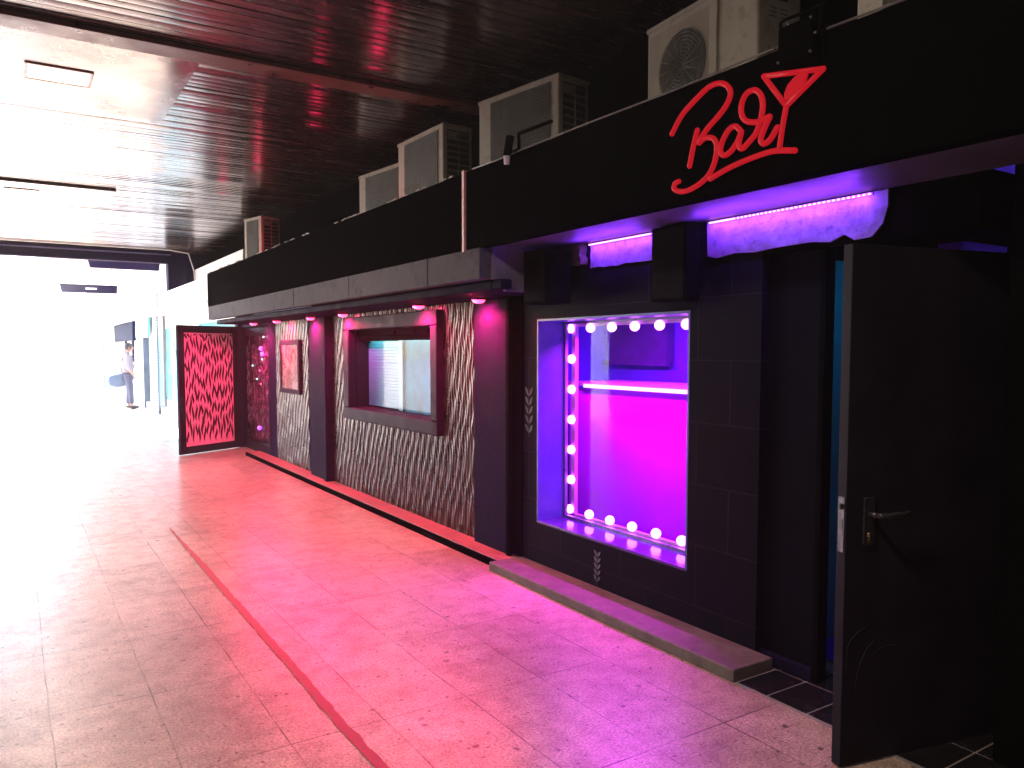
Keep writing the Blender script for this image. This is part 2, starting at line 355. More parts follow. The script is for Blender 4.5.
def ceiling_lamp(x0, x1, y0, y1, z, label):
    t = thing('ceiling_lamp', label, 'ceiling lamp', ((x0 + x1) / 2, (y0 + y1) / 2, z))
    hx, hy = (x1 - x0) / 2, (y1 - y0) / 2
    fr = MB(); e = .02
    fr.box(-hx, hx, -hy, -hy + e, -.010, 0); fr.box(-hx, hx, hy - e, hy, -.010, 0); fr.box(-hx, -hx + e, -hy + e, hy - e, -.010, 0); fr.box(hx - e, hx, -hy + e, hy - e, -.010, 0)
    fr.build('frame', mat('aged_lamp_frame', (.45, .38, .33), .3), t, bevel=.003)
    d = MB(); n = 10
    vv = []
    for i in range(n + 1):
        for j in range(n + 1):
            a = -1 + 2 * i / n; b_ = -1 + 2 * j / n
            vv.append((a * (hx - e), b_ * (hy - e), -.004 - .022 * (1 - a * a) * (1 - b_ * b_)))
    d.add(vv, [(i * (n + 1) + j, (i + 1) * (n + 1) + j, (i + 1) * (n + 1) + j + 1, i * (n + 1) + j + 1) for i in range(n) for j in range(n)], True)
    d.build('diffuser', M['lamp'], t)
    area('ceiling_lamp_light', ((x0 + x1) / 2, (y0 + y1) / 2, z - .06), (0, 0, -1), .36, .3, (1, .78, .66), 85)
ceiling_lamp(.13, .54, 6.19, 6.55, CZ - .022, 'lit rectangular ceiling lamp in the pale panel next to the brown batten')
ceiling_lamp(.13, .54, 1.35, 1.71, CZ - .012, 'unseen ceiling lamp added overhead near the viewer to light the floor')  # out of view, added to fill light on the near floor
ceiling_lamp(-.02, .34, 11.0, 11.35, CZ - .028, 'lit rectangular ceiling lamp in the farther pale ceiling patch')

# ------------------------------------------------------------------ bar building
B = thing('bar_building', 'low black bar front with tiled wall, wavy black panels, lit window and dark awning', 'building')
WX = 3.10
# main tiled wall round the big window
wl = MB(); Z1 = 2.26
wl.box(WX, 3.36, 2.58, 3.06, 0, Z1); wl.box(WX, 3.36, 4.52, 4.70, 0, Z1); wl.box(WX, 3.36, 3.06, 4.52, 0, .35); wl.box(WX, 3.36, 3.06, 4.52, 1.785, Z1)
wl.build('wall', M['tile'], B)
# tiled strip between the window wall and the big dark column
# (column A, protrudes a little, with flanges)
ca = MB(); ca.box(3.05, 3.3, 4.83, 5.33, 0, 1.955); ca.build('column', M['blacksoft'], B, bevel=.006)
cg = MB(); cg.box(3.085, 3.3, 4.70, 4.83, 0, 2.03); cg.box(3.03, 3.06, 4.785, 4.83, 0, 1.955); cg.build('column_edge', M['black'], B, bevel=.004)
cb_ = MB(); cb_.box(3.03, 3.3, 8.66, 9.30, 0, 1.955); cb_.box(3.0, 3.03, 8.66, 8.74, 0, 1.955); cb_.build('column', M['blacksoft'], B, bevel=.006)
# far strip wall, door surround
pieces('wall', [(3.10, 3.3, 9.30, 9.55, 0, 2.03), (3.10, 3.3, 10.95, 11.34, 0, 2.03), (3.10, 3.3, 11.34, 12.92, 1.92, 2.03)], M['blacksoft'], B, .004)
pieces('door_post', [(3.05, 3.3, 12.92, 13.1, 0, 2.6)], M['blacksoft'], B, .004)
bk = MB(); bk.box(3.3, 3.42, 4.70, 13.1, 0, 2.03); bk.build('wall', M['void'], B)

# wavy relief panels ------------------------------------------------
def wave_h(y, z):
    a = 2 * PI * y / .044 + 1.5 * math.sin(2 * PI * z / .40 + y * 5) + .8 * math.sin(2 * PI * z / .23 - y * 11 + 1.3) + 1.2 * noise.noise(Vector((y * 4, z * 2.5, 0)))
    am = .55 + .45 * math.sin(2 * PI * z / .30 + 2 * PI * y / .115 + 2.5 * noise.noise(Vector((y * 5, z * 3, 8))))
    return (.5 + .5 * math.sin(a)) * (.003 + .010 * am)
def wave_panel(x, y0, y1, z0, z1, holes, ny, nz, label=None):
    v = []; f = []; idx = {}
    for i in range(ny + 1):
        for j in range(nz + 1):
            y = y0 + (y1 - y0) * i / ny; z = z0 + (z1 - z0) * j / nz
            v.append((x - wave_h(y, z), y, z))
    for i in range(ny):
        for j in range(nz):
            yc = y0 + (y1 - y0) * (i + .5) / ny; zc = z0 + (z1 - z0) * (j + .5) / nz
            if any(a < yc < b and c < zc < d for a, b, c, d in holes): continue
            q = (i * (nz + 1) + j); f.append((q, q + nz + 1, q + nz + 2, q + 1))
    m = MB(); m.add(v, f, True); return m.build('wave_panel', M['wave'], B, label=label)
FW = (6.02, 8.02, .92, 1.80)      # opening of the framed window
wave_panel(3.10, 5.33, 8.66, .04, 1.955, [(5.98, 8.06, .88, 1.84)], 560, 120, 'glossy black wavy relief panel round the framed window')
wave_panel(3.10, 9.55, 10.95, .04, 1.955, [], 220, 110, 'reddish lit wavy relief panel behind the small frame')

# framed window -----------------------------------------------------
fw = bpy.data.objects.new('framed_window', None); COL.objects.link(fw); fw.parent = B; fw['label'] = 'horizontal window in a wide dark frame with blue panes'
area('window_fill', (3.20, 7.03, 1.66), (.25, 0, -1), .04, 1.8, (.22, .90, 1), 3)  # cool light added under the shutter box to brighten the panes
fr = MB(); x0, x1 = 3.03, 3.12
fr.box(x0, x1, 5.93, 8.16, 1.78, 1.915); fr.box(x0, x1, 5.93, 8.16, .83, .955); fr.box(x0, x1, 5.93, 6.06, .955, 1.78); fr.box(x0, x1, 8.00, 8.16, .955, 1.78)
fr.build('frame', M['frame'], fw, bevel=.012)
rv = MB(); rv.box(3.12, 3.30, 8.0, 8.012, .955, 1.78); rv.box(3.12, 3.30, 6.048, 6.06, .955, 1.78); rv.box(3.12, 3.30, 6.06, 8.0, .943, .955); rv.box(3.12, 3.30, 6.06, 8.0, 1.78, 1.792)
rv.build('sill', M['frame'], fw)
hd = MB(); hd.box(3.16, 3.29, 6.06, 8.0, 1.665, 1.78); hd.tube([(3.15, 6.1, 1.70), (3.15, 7.9, 1.70)], .014, 8)
for yy in (6.35, 6.62, 7.05): hd.box(3.145, 3.16, yy, yy + .09, 1.725, 1.76)
hd.build('shutter_box', M['black'], fw, bevel=.003)
bl = MB()
for k in range(22):
    z = .975 + k * .031; bl.box(3.262, 3.275, 7.20, 7.995, z, z + .026)
    bl.add([(3.262, 7.2, z + .026), (3.262, 7.995, z + .026), (3.272, 7.995, z + .031), (3.272, 7.2, z + .031)], [(0, 1, 2, 3)])
bl.build('blind', M['blind'], fw)
st = MB(); st.box(3.255, 3.285, 7.10, 7.20, .96, 1.665); st.build('mullion', M['blind'], fw, bevel=.003)
sg = MB(); sg.box(3.250, 3.285, 7.075, 7.10, .96, 1.665); sg.build('seal', M['black'], fw)
pn = MB(); pn.box(3.268, 3.28, 6.065, 7.075, .96, 1.665); pn.build('frosted_pane', M['frost'], fw)
gl = MB(); gl.add([(3.237, 6.07, .96), (3.237, 7.99, .96), (3.237, 7.99, 1.665), (3.237, 6.07, 1.665)], [(0, 1, 2, 3)]); gl.build('glass', M['glass'], fw)

# small framed picture on the far relief panel ----------------------
pf = bpy.data.objects.new('notice_case', None); COL.objects.link(pf); pf.parent = B; pf['label'] = 'small dark framed case on the far wavy panel'
q = MB(); q.box(3.05, 3.085, 9.79, 10.62, 1.64, 1.70); q.box(3.05, 3.085, 9.79, 10.62, 1.0, 1.06); q.box(3.05, 3.085, 9.79, 9.85, 1.06, 1.64); q.box(3.05, 3.085, 10.56, 10.62, 1.06, 1.64)
q.build('frame', M['frame'], pf, bevel=.005)
q = MB(); q.box(3.062, 3.083, 9.85, 10.56, 1.06, 1.64); q.build('panel', mat('smoky_panel', (.12, .06, .07), .25, var=.3), pf)

# purple window -----------------------------------------------------
pw = bpy.data.objects.new('lit_window', None); COL.objects.link(pw); pw.parent = B; pw['label'] = 'tall violet and magenta lit window in the black tiled wall'
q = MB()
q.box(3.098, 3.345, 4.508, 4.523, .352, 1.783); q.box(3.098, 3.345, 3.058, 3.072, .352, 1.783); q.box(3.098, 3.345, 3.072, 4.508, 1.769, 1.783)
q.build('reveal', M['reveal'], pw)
q = MB(); q.box(3.095, 3.345, 3.072, 4.508, .348, .366); q.build('sill', mat('polished_sill', (.07, .03, .22), .12, var=.2, bump=.03), pw, bevel=.003)
q = MB()
q.box(3.32, 3.345, 4.488, 4.508, .366, 1.769); q.box(3.32, 3.345, 3.072, 3.088, .366, 1.769); q.box(3.32, 3.345, 3.088, 4.488, .366, .384); q.box(3.32, 3.345, 3.088, 4.488, 1.752, 1.769)
q.build('frame', mat('violet_grey_frame', (.22, .17, .34), .35, metal=.3), pw)
q = MB(); q.add([(3.332, 3.088, .384), (3.332, 4.488, .384), (3.332, 4.488, 1.752), (3.332, 3.088, 1.752)], [(0, 1, 2, 3)]); q.build('glass', M['glass'], pw)
# the lit room behind it
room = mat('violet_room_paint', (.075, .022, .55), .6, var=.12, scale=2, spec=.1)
q = MB(); YR0, YR1 = 1.9, 5.6
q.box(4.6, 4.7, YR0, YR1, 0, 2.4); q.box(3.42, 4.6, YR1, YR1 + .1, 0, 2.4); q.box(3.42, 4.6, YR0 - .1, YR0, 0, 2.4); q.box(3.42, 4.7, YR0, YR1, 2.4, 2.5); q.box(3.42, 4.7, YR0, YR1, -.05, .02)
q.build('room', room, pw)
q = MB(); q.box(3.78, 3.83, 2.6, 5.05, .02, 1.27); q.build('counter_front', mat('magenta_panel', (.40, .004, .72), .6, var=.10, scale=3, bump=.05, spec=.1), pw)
q = MB(); q.box(3.76, 4.3, 2.6, 5.05, 1.29, 1.32); q.build('shelf', mat('shelf_board', (.25, .22, .3), .4), pw)
q = MB(); q.box(3.755, 3.775, 3.0, 4.84, 1.278, 1.305); q.build('led_strip', glow('blue_led_strip', (.42, .36, 1), 3.2), pw)
q = MB(); q.box(4.5, 4.58, 4.70, 5.42, 1.46, 1.90); q.box(4.46, 4.5, 4.66, 5.46, 1.44, 1.48); q.build('back_panel', mat('deep_violet_board', (.05, .015, .16), .5, spec=.1), pw)

area('room_lamp_magenta', (3.55, 3.9, 1.72), (.35, 0, -1), .1, 1.5, (.85, .01, 1), 120)
area('room_lamp_violet', (4.0, 3.8, 2.36), (.25, 0, -1), .3, 1.6, (.22, .12, 1), 22)

# ring of round bulbs just inside the glass
LR = thing('bulb_frame', 'ring of round glowing bulbs around the inside of the violet window', 'bulb frame', (3.37, 3.8, .37))
q = MB(); q.box(0.012, .04, .655, .695, .02, 1.385); q.box(0.012, .04, -.7, .655, .0, .02); q.box(0.012, .04, -.7, .655, 1.365, 1.385); q.build('rail', mat('pink_rail', (.5, .3, .5), .4), LR)
bpos = [(4.495 - .225 * k, .42) for k in range(6)] + [(4.495 - .228 * k, 1.722) for k in range(6)] + [(4.480, .42 + .217 * k) for k in range(1, 6)]
b0 = None
for (yy, zz) in bpos:
    if b0 is None:
        q = MB(); q.sphere((0, 0, 0), .032, 16, 12); b0 = q.build('bulb', M['bulb'], LR); bb = b0
    else:
        bb = b0.copy(); COL.objects.link(bb)
    bb.location = (.0, yy - 3.8 , zz - .37)

# doorway on the right ---------------------------------------------
q = MB(); q.box(3.15, 3.18, 2.27, 2.575, .03, 2.03); q.build('side_panel', mat('dark_jamb_board', (.004, .004, .008), .6, spec=.10), B)
pieces('door_jamb', [(3.12, 3.19, 2.238, 2.27, .0, 2.03), (3.335, 3.42, .9, 1.53, 0, 2.26), (3.425, 3.55, .9, 1.62, 0, 2.26), (3.12, 4.15, 1.56, 2.545, 2.035, 2.06)], M['black'], B, .004)
pieces('lintel', [(3.10, 3.42, 1.56, 2.58, 2.03, 2.26)], M['black'], B, .004)
pieces('side_wall', [(3.10, 3.34, -2.5, 1.45, 0, 2.26)], M['black'], B, .004)
q = MB(); q.box(4.1, 4.15, 1.0, 1.85, 0, 2.4); q.box(3.19, 4.15, 2.55, 2.57, 0, 2.3); q.box(4.1, 4.15, 1.85, 2.55, 0, 2.4); q.build('passage_wall', M['tealwall'], B)
area('passage_lamp', (3.75, 2.0, 1.98), (0, .4, -1), .3, .3, (.02, .50, .9), 1.6)
q = MB(); q.box(3.12, 3.145, 2.27, 2.58, 0, .07); q.build('threshold', M['blacksoft'], B, bevel=.004)
# ragged pale plaster above
def blob(y0, y1, z0, z1, seed, rag=.018):
    pts = []
    for k in range(40): t = k / 40; pts.append((y0 + (y1 - y0) * t, z0 + rag * noise.noise(Vector((t * 9, seed, 0)))))
    for k in range(14): t = k / 14; pts.append((y1 + rag * noise.noise(Vector((t * 5, seed, 3))), z0 + (z1 - z0) * t))
    for k in range(20): t = k / 20; pts.append((y1 - (y1 - y0) * t, z1))
    for k in range(14): t = k / 14; pts.append((y0 + rag * noise.noise(Vector((t * 5, seed, 6))), z1 - (z1 - z0) * t))
    return pts
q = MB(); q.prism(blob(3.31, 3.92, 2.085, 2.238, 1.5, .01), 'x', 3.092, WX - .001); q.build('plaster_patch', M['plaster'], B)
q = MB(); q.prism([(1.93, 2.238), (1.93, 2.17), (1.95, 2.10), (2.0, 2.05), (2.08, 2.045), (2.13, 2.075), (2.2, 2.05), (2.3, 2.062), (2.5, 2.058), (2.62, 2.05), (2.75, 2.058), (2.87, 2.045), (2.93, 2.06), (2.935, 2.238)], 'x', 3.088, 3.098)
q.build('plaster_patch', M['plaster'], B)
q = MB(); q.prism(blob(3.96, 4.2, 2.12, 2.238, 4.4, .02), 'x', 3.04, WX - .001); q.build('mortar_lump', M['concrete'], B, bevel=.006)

# awning ------------------------------------------------------------
pieces('fascia', [(2.52, 2.60, 4.53, 12.50, 2.222, 2.722), (2.52, 2.60, -2.5, 4.50, 2.222, 2.722)], M['void'], B, .004)
q = MB(); q.box(2.505, 2.535, 4.50, 4.53, 2.21, 2.735); q.build('fascia_trim', mat('pink_trim', (.55, .28, .30), .4, var=.3, scale=20), B, bevel=.003)
q = MB(); q.box(2.60, 3.42, -2.5, 12.50, 2.60, 2.64); q.build('awning_roof', M['black'], B)
q = MB(); q.box(2.60, 3.095, -2.5, 4.295, 2.242, 2.28); q.build('soffit', M['soffit'], B)
q = MB()
for (a, b_) in ((4.32, 5.05), (5.06, 6.6), (6.61, 8.2), (8.21, 9.9), (9.91, 11.6), (11.61, 12.46)): MB().box(2.515, 2.60, a, b_, 2.022, 2.219).build('lower_fascia', M['grey'], B, .004)
q.box(2.70, 3.085, 4.30, 4.34, 1.95, 2.28); q.box(2.60, 2.70, 4.30, 4.36, 2.024, 2.28)
q.build('end_plate', mat('pale_end_plate', (.17, .16, .24), .6, var=.3), B, bevel=.004)
q = MB(); q.box(2.62, 3.085, 4.345, 12.4, 1.957, 2.021); q.box(2.62, 2.70, 4.22, 4.345, 1.957, 2.021); q.build('soffit', M['blacksoft'], B, bevel=.012)
# tape and torn edge bits along the fascia top
tape = mat('pale_tape', (.22, .19, .19), .6)
for k in range(46):
    y = random.uniform(4.6, 12.4); L_ = random.uniform(.03, .16); z = 2.722 + random.uniform(-.004, .004)
    q = MB(); q.add([(2.517, y, z), (2.517, y + L_, z + random.uniform(-.006, .006)), (2.517, y + L_, z + .006), (2.517, y, z + random.uniform(.008, .016))], [(0, 1, 2, 3)])
    q.add([(2.519, y, z + .004), (2.519 + .02, y, z + .006), (2.539, y + L_, z + .006), (2.519, y + L_, z + .004)], [(0, 1, 2, 3)]); q.build('torn_tape', tape, B)

# white fascia of the next shop --------------------------------------
SH = thing('neighbouring_shop', 'bright white shop front with teal panes beyond the open lattice door', 'shop')
q = MB(); q.box(2.53, 2.62, 12.56, 16.4, 2.33, 2.69); q.build('fascia', M['white'], SH, bevel=.006)
q = MB(); q.box(2.62, 3.3, 12.56, 16.4, 2.33, 2.36); q.build('soffit', M['white'], SH)
pieces('wall', [(3.2, 3.3, 13.1, 20.9, 0, .35), (3.2, 3.3, 13.1, 20.9, 2.1, 3.2), (3.2, 3.3, 13.1, 13.6, .35, 2.1), (3.2, 3.3, 16.8, 17.4, .35, 2.1)], M['facewhite'], SH)
q = MB(); q.box(3.22, 3.24, 13.6, 16.8, .35, 2.1); q.build('pane', M['frost'], SH)
q = MB(); q.box(3.21, 3.23, 17.4, 20.9, .35, 2.1); q.build('pane', M['tealglass'], SH)
# rounded teal shape on the glass
pl = [(19.3, .35), (20.95, .35)] + [(20.15 + .78 * math.cos(t * PI / 16), 1.15 + .62 * math.sin(t * PI / 16)) for t in range(0, 17)]
q = MB(); q.prism(pl, 'x', 3.195, 3.208); q.build('teal_shape', M['tealglass'], SH)
q = MB(); q.box(3.05, 3.2, 16.9, 24, 0, .16); q.build('plinth', M['facewhite'], SH, bevel=.01)

# dark block closing the ceiling over the awning's far end
q = MB(); q.box(2.69, 3.42, 17.02, 17.3, 2.4, CZ + .3); tag(q.build('end_wall', M['blacksoft']), 'dark wall block above the white fascia at the far end of the ceiling', 'wall')
q = MB(); q.box(3.42, 3.6, -4, 17.3, 2.5, CZ + .3); q.box(11.8, 12, -4, 17.6, 0, CZ + .3); q.box(5.8, 12, 17.3, 17.6, 0, CZ + .3); tag(q.build('upper_wall', M['void']), 'black wall behind the air conditioners above the awning, plus unseen walls added to block sun', 'wall')  # boxes behind the bar are unseen, added to keep the sun out
q = MB(); q.box(3.7, 3.9, -4, 1.0, 0, 2.5); q.box(-6, 3.42, -4.3, -4, 0, CZ); q.box(-4.4, -4.1, -4, 13, 0, CZ); tag(q.build('unseen_wall', mat('dark_unseen_wall', (.05, .04, .045), .6)), 'unseen dark wall added behind and left of the viewer to hold back daylight', 'wall')  # out of view, added to keep daylight and reflections off the bar front

# far doors (lattice) -----------------------------------------------
def lens(cy, cz, L_, w_, ph):
    pts = []; n = 7
    for k in range(n + 1):
        t = k / n; pts.append((cy + w_ * math.sin(PI * t) * .5 + ph * math.sin(2 * PI * t), cz + (t - .5) * L_))
    for k in range(n - 1, 0, -1):
        t = k / n; pts.append((cy - w_ * math.sin(PI * t) * .5 + ph * math.sin(2 * PI * t), cz + (t - .5) * L_))
    return pts
def lattice(parent, W, z0, z1, m, y_face, ncol, rnd, name='cut_out_pattern', skip=0):
    q = MB()
    for i in range(ncol):
        u = .12 + (W - .24) * (i + .5) / ncol; z = z0 + (.12 if i % 2 else .02); flip = 1
        while z < z1 - .03:
            L_ = rnd.uniform(.17, .32); L_ = min(L_, z1 - z)
            if rnd.random() >= skip:
                pp = lens(u + rnd.uniform(-.006, .006), z + L_ / 2, L_, rnd.uniform(.030, .044), rnd.choice((-1, 1)) * rnd.uniform(.008, .016))
                q.prism(pp, 'y', y_face - .003, y_face + .001)
            z += L_ + .012
    return q.build(name, m, parent)
rnd = random.Random(3)
Hy = 12.93; Hx = 3.06; Lx, Ly = 2.062, 12.348
ang = math.atan2(Ly - Hy, Lx - Hx); W = math.hypot(Ly - Hy, Lx - Hx)
# local frame: x from leading edge to hinge, -y face to the viewer
D = thing('lattice_door', 'open dark framed door with a pink cut out leaf pattern panel', 'door', (Lx, Ly, .01), math.atan2(Hy - Ly, Hx - Lx))
q = MB(); H_ = 1.93
q.box(0, .11, 0, .05, 0, H_); q.box(W - .11, W, 0, .05, 0, H_); q.box(.11, W - .11, 0, .05, 0, .11); q.box(.11, W - .11, 0, .05, H_ - .11, H_); q.build('frame', M['frame'], D, bevel=.006)
q = MB(); q.box(.11, W - .11, .015, .035, .11, H_ - .11); q.build('panel', M['pinkwood'], D)
lattice(D, W, .13, H_ - .12, M['slot'], .014, 17, rnd)
# closed leaf beside it
D2 = thing('patterned_door', 'closed dark door leaf with glints of coloured light beside the pink door', 'door', (3.13, 11.36, .01), PI / 2)
W2 = 1.5
q = MB(); q.box(0, .10, -.05, 0, 0, 1.9); q.box(W2 - .1, W2, -.05, 0, 0, 1.9); q.box(.1, W2 - .1, -.05, 0, 0, .15); q.box(.1, W2 - .1, -.05, 0, 1.78, 1.9); q.build('frame', M['frame'], D2, bevel=.005)
q = MB(); q.box(.1, W2 - .1, -.03, -.01, .15, 1.78); q.build('panel', mat('dark_gloss_panel', (.02, .018, .03), .2), D2)
q = MB()
for i in range(16):
    u = .14 + (W2 - .28) * (i + .5) / 16; z = .18 + rnd.random() * .15
    while z < 1.6:
        L_ = rnd.uniform(.1, .22)
        if rnd.random() > .35: q.prism(lens(u, z + L_ / 2, L_, .03, rnd.choice((-.014, .014))), 'y', .0, -.032)
        z += L_ + .02
q.build('relief_pattern', mat('silver_relief', (.10, .09, .14), .3, var=.6), D2)
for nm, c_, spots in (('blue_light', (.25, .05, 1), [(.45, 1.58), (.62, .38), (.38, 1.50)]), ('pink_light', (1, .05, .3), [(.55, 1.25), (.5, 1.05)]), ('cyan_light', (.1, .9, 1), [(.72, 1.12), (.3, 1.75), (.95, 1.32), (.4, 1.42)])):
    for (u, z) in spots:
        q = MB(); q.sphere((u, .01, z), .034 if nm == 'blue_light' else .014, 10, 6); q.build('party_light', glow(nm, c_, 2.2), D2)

# near door -----------------------------------------------------------
Lp = Vector((2.562, 1.73, 0)); Hp = Vector((3.336, 1.558, 0)); Wd = (Hp - Lp).length
ND = thing('steel_door', 'heavy black metal door standing open in the foreground at the right', 'door', (Lp.x, Lp.y, .008), math.atan2(Hp.y - Lp.y, Hp.x - Lp.x))
dm = mat('scuffed_black_steel', (.016, .0155, .023), .5, var=.35, scale=3, bump=.06, bscale=40, rvar=.10, spec=.15)
q = MB(); q.box(0, Wd, 0, .045, 0, 1.945); q.build('leaf', dm, ND, bevel=.003)
q = MB(); q.prism([(.084, .835), (.122, .835), (.128, .842), (.128, 1.01), (.122, 1.017), (.084, 1.017), (.078, 1.01), (.078, .842)], 'y', -.009, 0)
hp = q.build('handle_plate', mat('black_zinc', (.035, .035, .045), .3, metal=.3), ND, bevel=.002)
q = MB(); q.tube([(.103, -.005, .955), (.103, -.045, .955)], .011, 12); q.tube([(.103, -.042, .955), (.118, -.052, .955), (.15, -.055, .953), (.24, -.053, .957), (.262, -.046, .960)], [.010, .011, .010, .009, .008], 12)
q.build('handle', mat('black_lever', (.03, .03, .035), .2), hp)
q = MB(); q.tube([(.103, -.012, .876), (.103, -.003, .876)], .0095, 14); q.box(.096, .110, -.012, -.003, .845, .870); q.build('lock_cylinder', mat('brass', (.55, .42, .22), .3, metal=.9), hp)
q = MB(); q.box(-.0025, 0, .008, .036, .815, 1.02); q.build('latch_plate', M['steel'], ND)
q = MB(); q.box(-.0045, -.0025, .014, .030, .90, .935); q.box(-.014, -.0025, .016, .028, .975, .995); q.build('latch', mat('dark_latch', (.03, .03, .03), .4), ND)
q = MB()
for z in (.25, 1.0, 1.7): q.tube([(Wd + .006, -.004, z), (Wd + .006, -.004, z + .11)], .009, 8)
q.build('hinge', M['black'], ND)
q = MB()
for (cx_, cz_, r_, a0, a1) in ((.11, .22, .30, 1.6, 2.6), (.22, .02, .42, 1.35, 1.9), (.17, .25, .22, 1.8, 3.0)):
    pts = [(max(.02, cx_ + r_ * .5 * math.cos(t)), -.0012, cz_ + r_ * math.sin(t)) for t in [a0 + (a1 - a0) * k / 14 for k in range(15)]]
    q.tube(pts, .0012, 4)
q.build('scratches', mat('scratch_metal', (.028, .028, .035), .6), ND)

# step, kerb, door tiles ------------------------------------------------
q = MB(); q.prism([(2.82, 0), (3.10, 0), (3.10, .062), (2.83, .062), (2.82, .056)], 'y', 2.47, 4.72); tag(q.build('concrete_step', M['concrete'], bevel=.006), 'low worn concrete step under the violet window', 'step')
q = MB(); q.box(2.905, 3.10, 4.72, 11.9, 0, .055); k1 = q.build('kerb', M['kerbred'], bevel=.004)
tag(k1, 'low reddish kerb along the foot of the wavy panels', 'kerb')
q = MB(); q.box(2.885, 2.905, 4.72, 11.9, 0, .05); q.build('edge_strip', M['void'], k1)
q = MB(); q.box(2.82, 3.3, .60, 2.46, -.02, .004); structure(q.build('doorway_floor', M['grout']))
q = MB()
for (a, b_) in ((.62, .92), (.93, 1.22), (1.23, 1.51), (1.52, 1.84), (1.85, 2.07), (2.083, 2.28), (2.293, 2.45)):
    for (c_, d_) in ((2.835, 3.10), (3.112, 3.295)): q.box(c_, d_, a, b_, .002, .009)
structure(q.build('doorway_tiles', M['lino'], bevel=.002))
q = MB(); q.box(3.3, 4.2, .9, 2.2, -.01, .012); structure(q.build('passage_floor', M['lino']))

# laurel stencils -------------------------------------------------------
def laurel(y, z, h, label, m=None):
    q = MB(); n = 5
    for k in range(n):
        zz = z + h * (k + .3) / n
        for s_ in (-1, 1):
            pts = []
            a = math.radians(38)
            for t in range(9):
                tt = t / 8; pts.append((tt, .22 * math.sin(PI * tt) ** .8))
            for t in range(7, 0, -1):
                tt = t / 8; pts.append((tt, -.16 * math.sin(PI * tt) ** .8))
            L_ = h / n * 1.15
            pp = [(y + s_ * (.006 + (p[0] * math.sin(a) - p[1] * math.cos(a)) * L_ * .9), zz + (p[0] * math.cos(a) + p[1] * math.sin(a)) * L_) for p in pts]
            q.prism(pp, 'x', 3.0955, 3.099)
    q.tube([(3.097, y, z - .01), (3.097, y, z + h)], .002, 5)
    tag(q.build('laurel_decal', m or M['laurel']), label, 'wall decal')
laurel(3.84, .085, .20, 'silver laurel sprig on the black tiles below the violet window')
laurel(4.62, .96, .33, 'faint silver laurel sprig left of the violet window', mat('faint_stencil', (.022, .020, .030), .6, var=.5, scale=30))

# ------------------------------------------------------------------ neon Bar sign
SG = {'B': [(2.593, 2.527), (2.534, 2.593), (2.454, 2.639), (2.377, 2.671), (2.317, 2.67), (2.275, 2.646), (2.259, 2.611), (2.279, 2.573), (2.32, 2.54), (2.363, 2.514), (2.4, 2.487), (2.428, 2.46)],
'Bs': [(2.44, 2.508), (2.462, 2.443), (2.483, 2.365)],
'Bl': [(2.428, 2.452), (2.394, 2.465), (2.345, 2.45), (2.328, 2.406), (2.343, 2.345), (2.38, 2.3), (2.447, 2.271), (2.516, 2.262), (2.571, 2.279), (2.571, 2.305), (2.547, 2.311)],
'a': [(2.199, 2.445), (2.23, 2.475), (2.266, 2.468), (2.297, 2.431), (2.308, 2.394), (2.29, 2.371), (2.254, 2.379), (2.219, 2.41), (2.199, 2.445), (2.211, 2.401), (2.195, 2.378), (2.164, 2.394), (2.125, 2.424), (2.103, 2.471), (2.094, 2.522), (2.105, 2.565), (2.134, 2.592), (2.173, 2.591), (2.197, 2.563), (2.201, 2.522), (2.18, 2.486), (2.136, 2.468), (2.093, 2.465), (2.06, 2.472), (2.078, 2.443), (2.101, 2.396), (2.086, 2.374), (2.054, 2.385), (2.023, 2.422)],
'g': [(2.092, 2.633), (1.826, 2.583), (1.984, 2.492), (2.092, 2.633)],
'st': [(1.984, 2.489), (2.0, 2.41), (2.011, 2.339)],
'u': [(2.363, 2.289), (2.263, 2.314), (2.162, 2.329), (2.066, 2.336), (2.011, 2.332), (1.94, 2.317)]}
def catmull(p, n=6):
    out = []
    for i in range(len(p) - 1):
        p0 = p[max(i - 1, 0)]; p1 = p[i]; p2 = p[i + 1]; p3 = p[min(i + 2, len(p) - 1)]
        for k in range(n):
            t = k / n
            out.append(tuple(.5 * (2 * p1[j] + (p2[j] - p0[j]) * t + (2 * p0[j] - 5 * p1[j] + 4 * p2[j] - p3[j]) * t * t + (-p0[j] + 3 * p1[j] - 3 * p2[j] + p3[j]) * t ** 3) for j in (0, 1)))
    out.append(p[-1]); return out
NS = thing('neon_sign', 'red tube sign reading Bar with a cocktail glass on the black fascia', 'sign', (2.5, 2.2, 2.25))
def strokes(keys, name, r=.0112):
    q = MB()
    for k in keys:
        pts = SG[k] if k == 'g' else catmull(SG[k])
        if k == 'g':
            pp = [pts[0], pts[1], pts[2], pts[3]]
            for a, b_ in zip(pp[:-1], pp[1:]): q.tube([(0, a[0] - 2.2, a[1] - 2.25), (0, b_[0] - 2.2, b_[1] - 2.25)], r, 10)
            for a in pp[:3]: q.sphere((0, a[0] - 2.2, a[1] - 2.25), r, 10, 8)
        else:
            q.tube([(0, a[0] - 2.2, a[1] - 2.25) for a in pts], r, 10)
            for a in (pts[0], pts[-1]): q.sphere((0, a[0] - 2.2, a[1] - 2.25), r, 10, 8)
    return q.build(name, M['red'], NS)
strokes(['B', 'Bs', 'Bl', 'a'], 'lettering'); strokes(['g', 'st'], 'cocktail_glass', .0105); strokes(['u'], 'underline')
ol = [(1.904, 2.601), (1.947, 2.587), (1.977, 2.567), (1.991, 2.535), (1.987, 2.512), (1.962, 2.513), (1.932, 2.526), (1.905, 2.551), (1.891, 2.582)]
q = MB(); q.prism([(a - 2.2, b_ - 2.25) for a, b_ in ol], 'x', -.008, .008); q.build('garnish', M['red'], NS, bevel=.004)
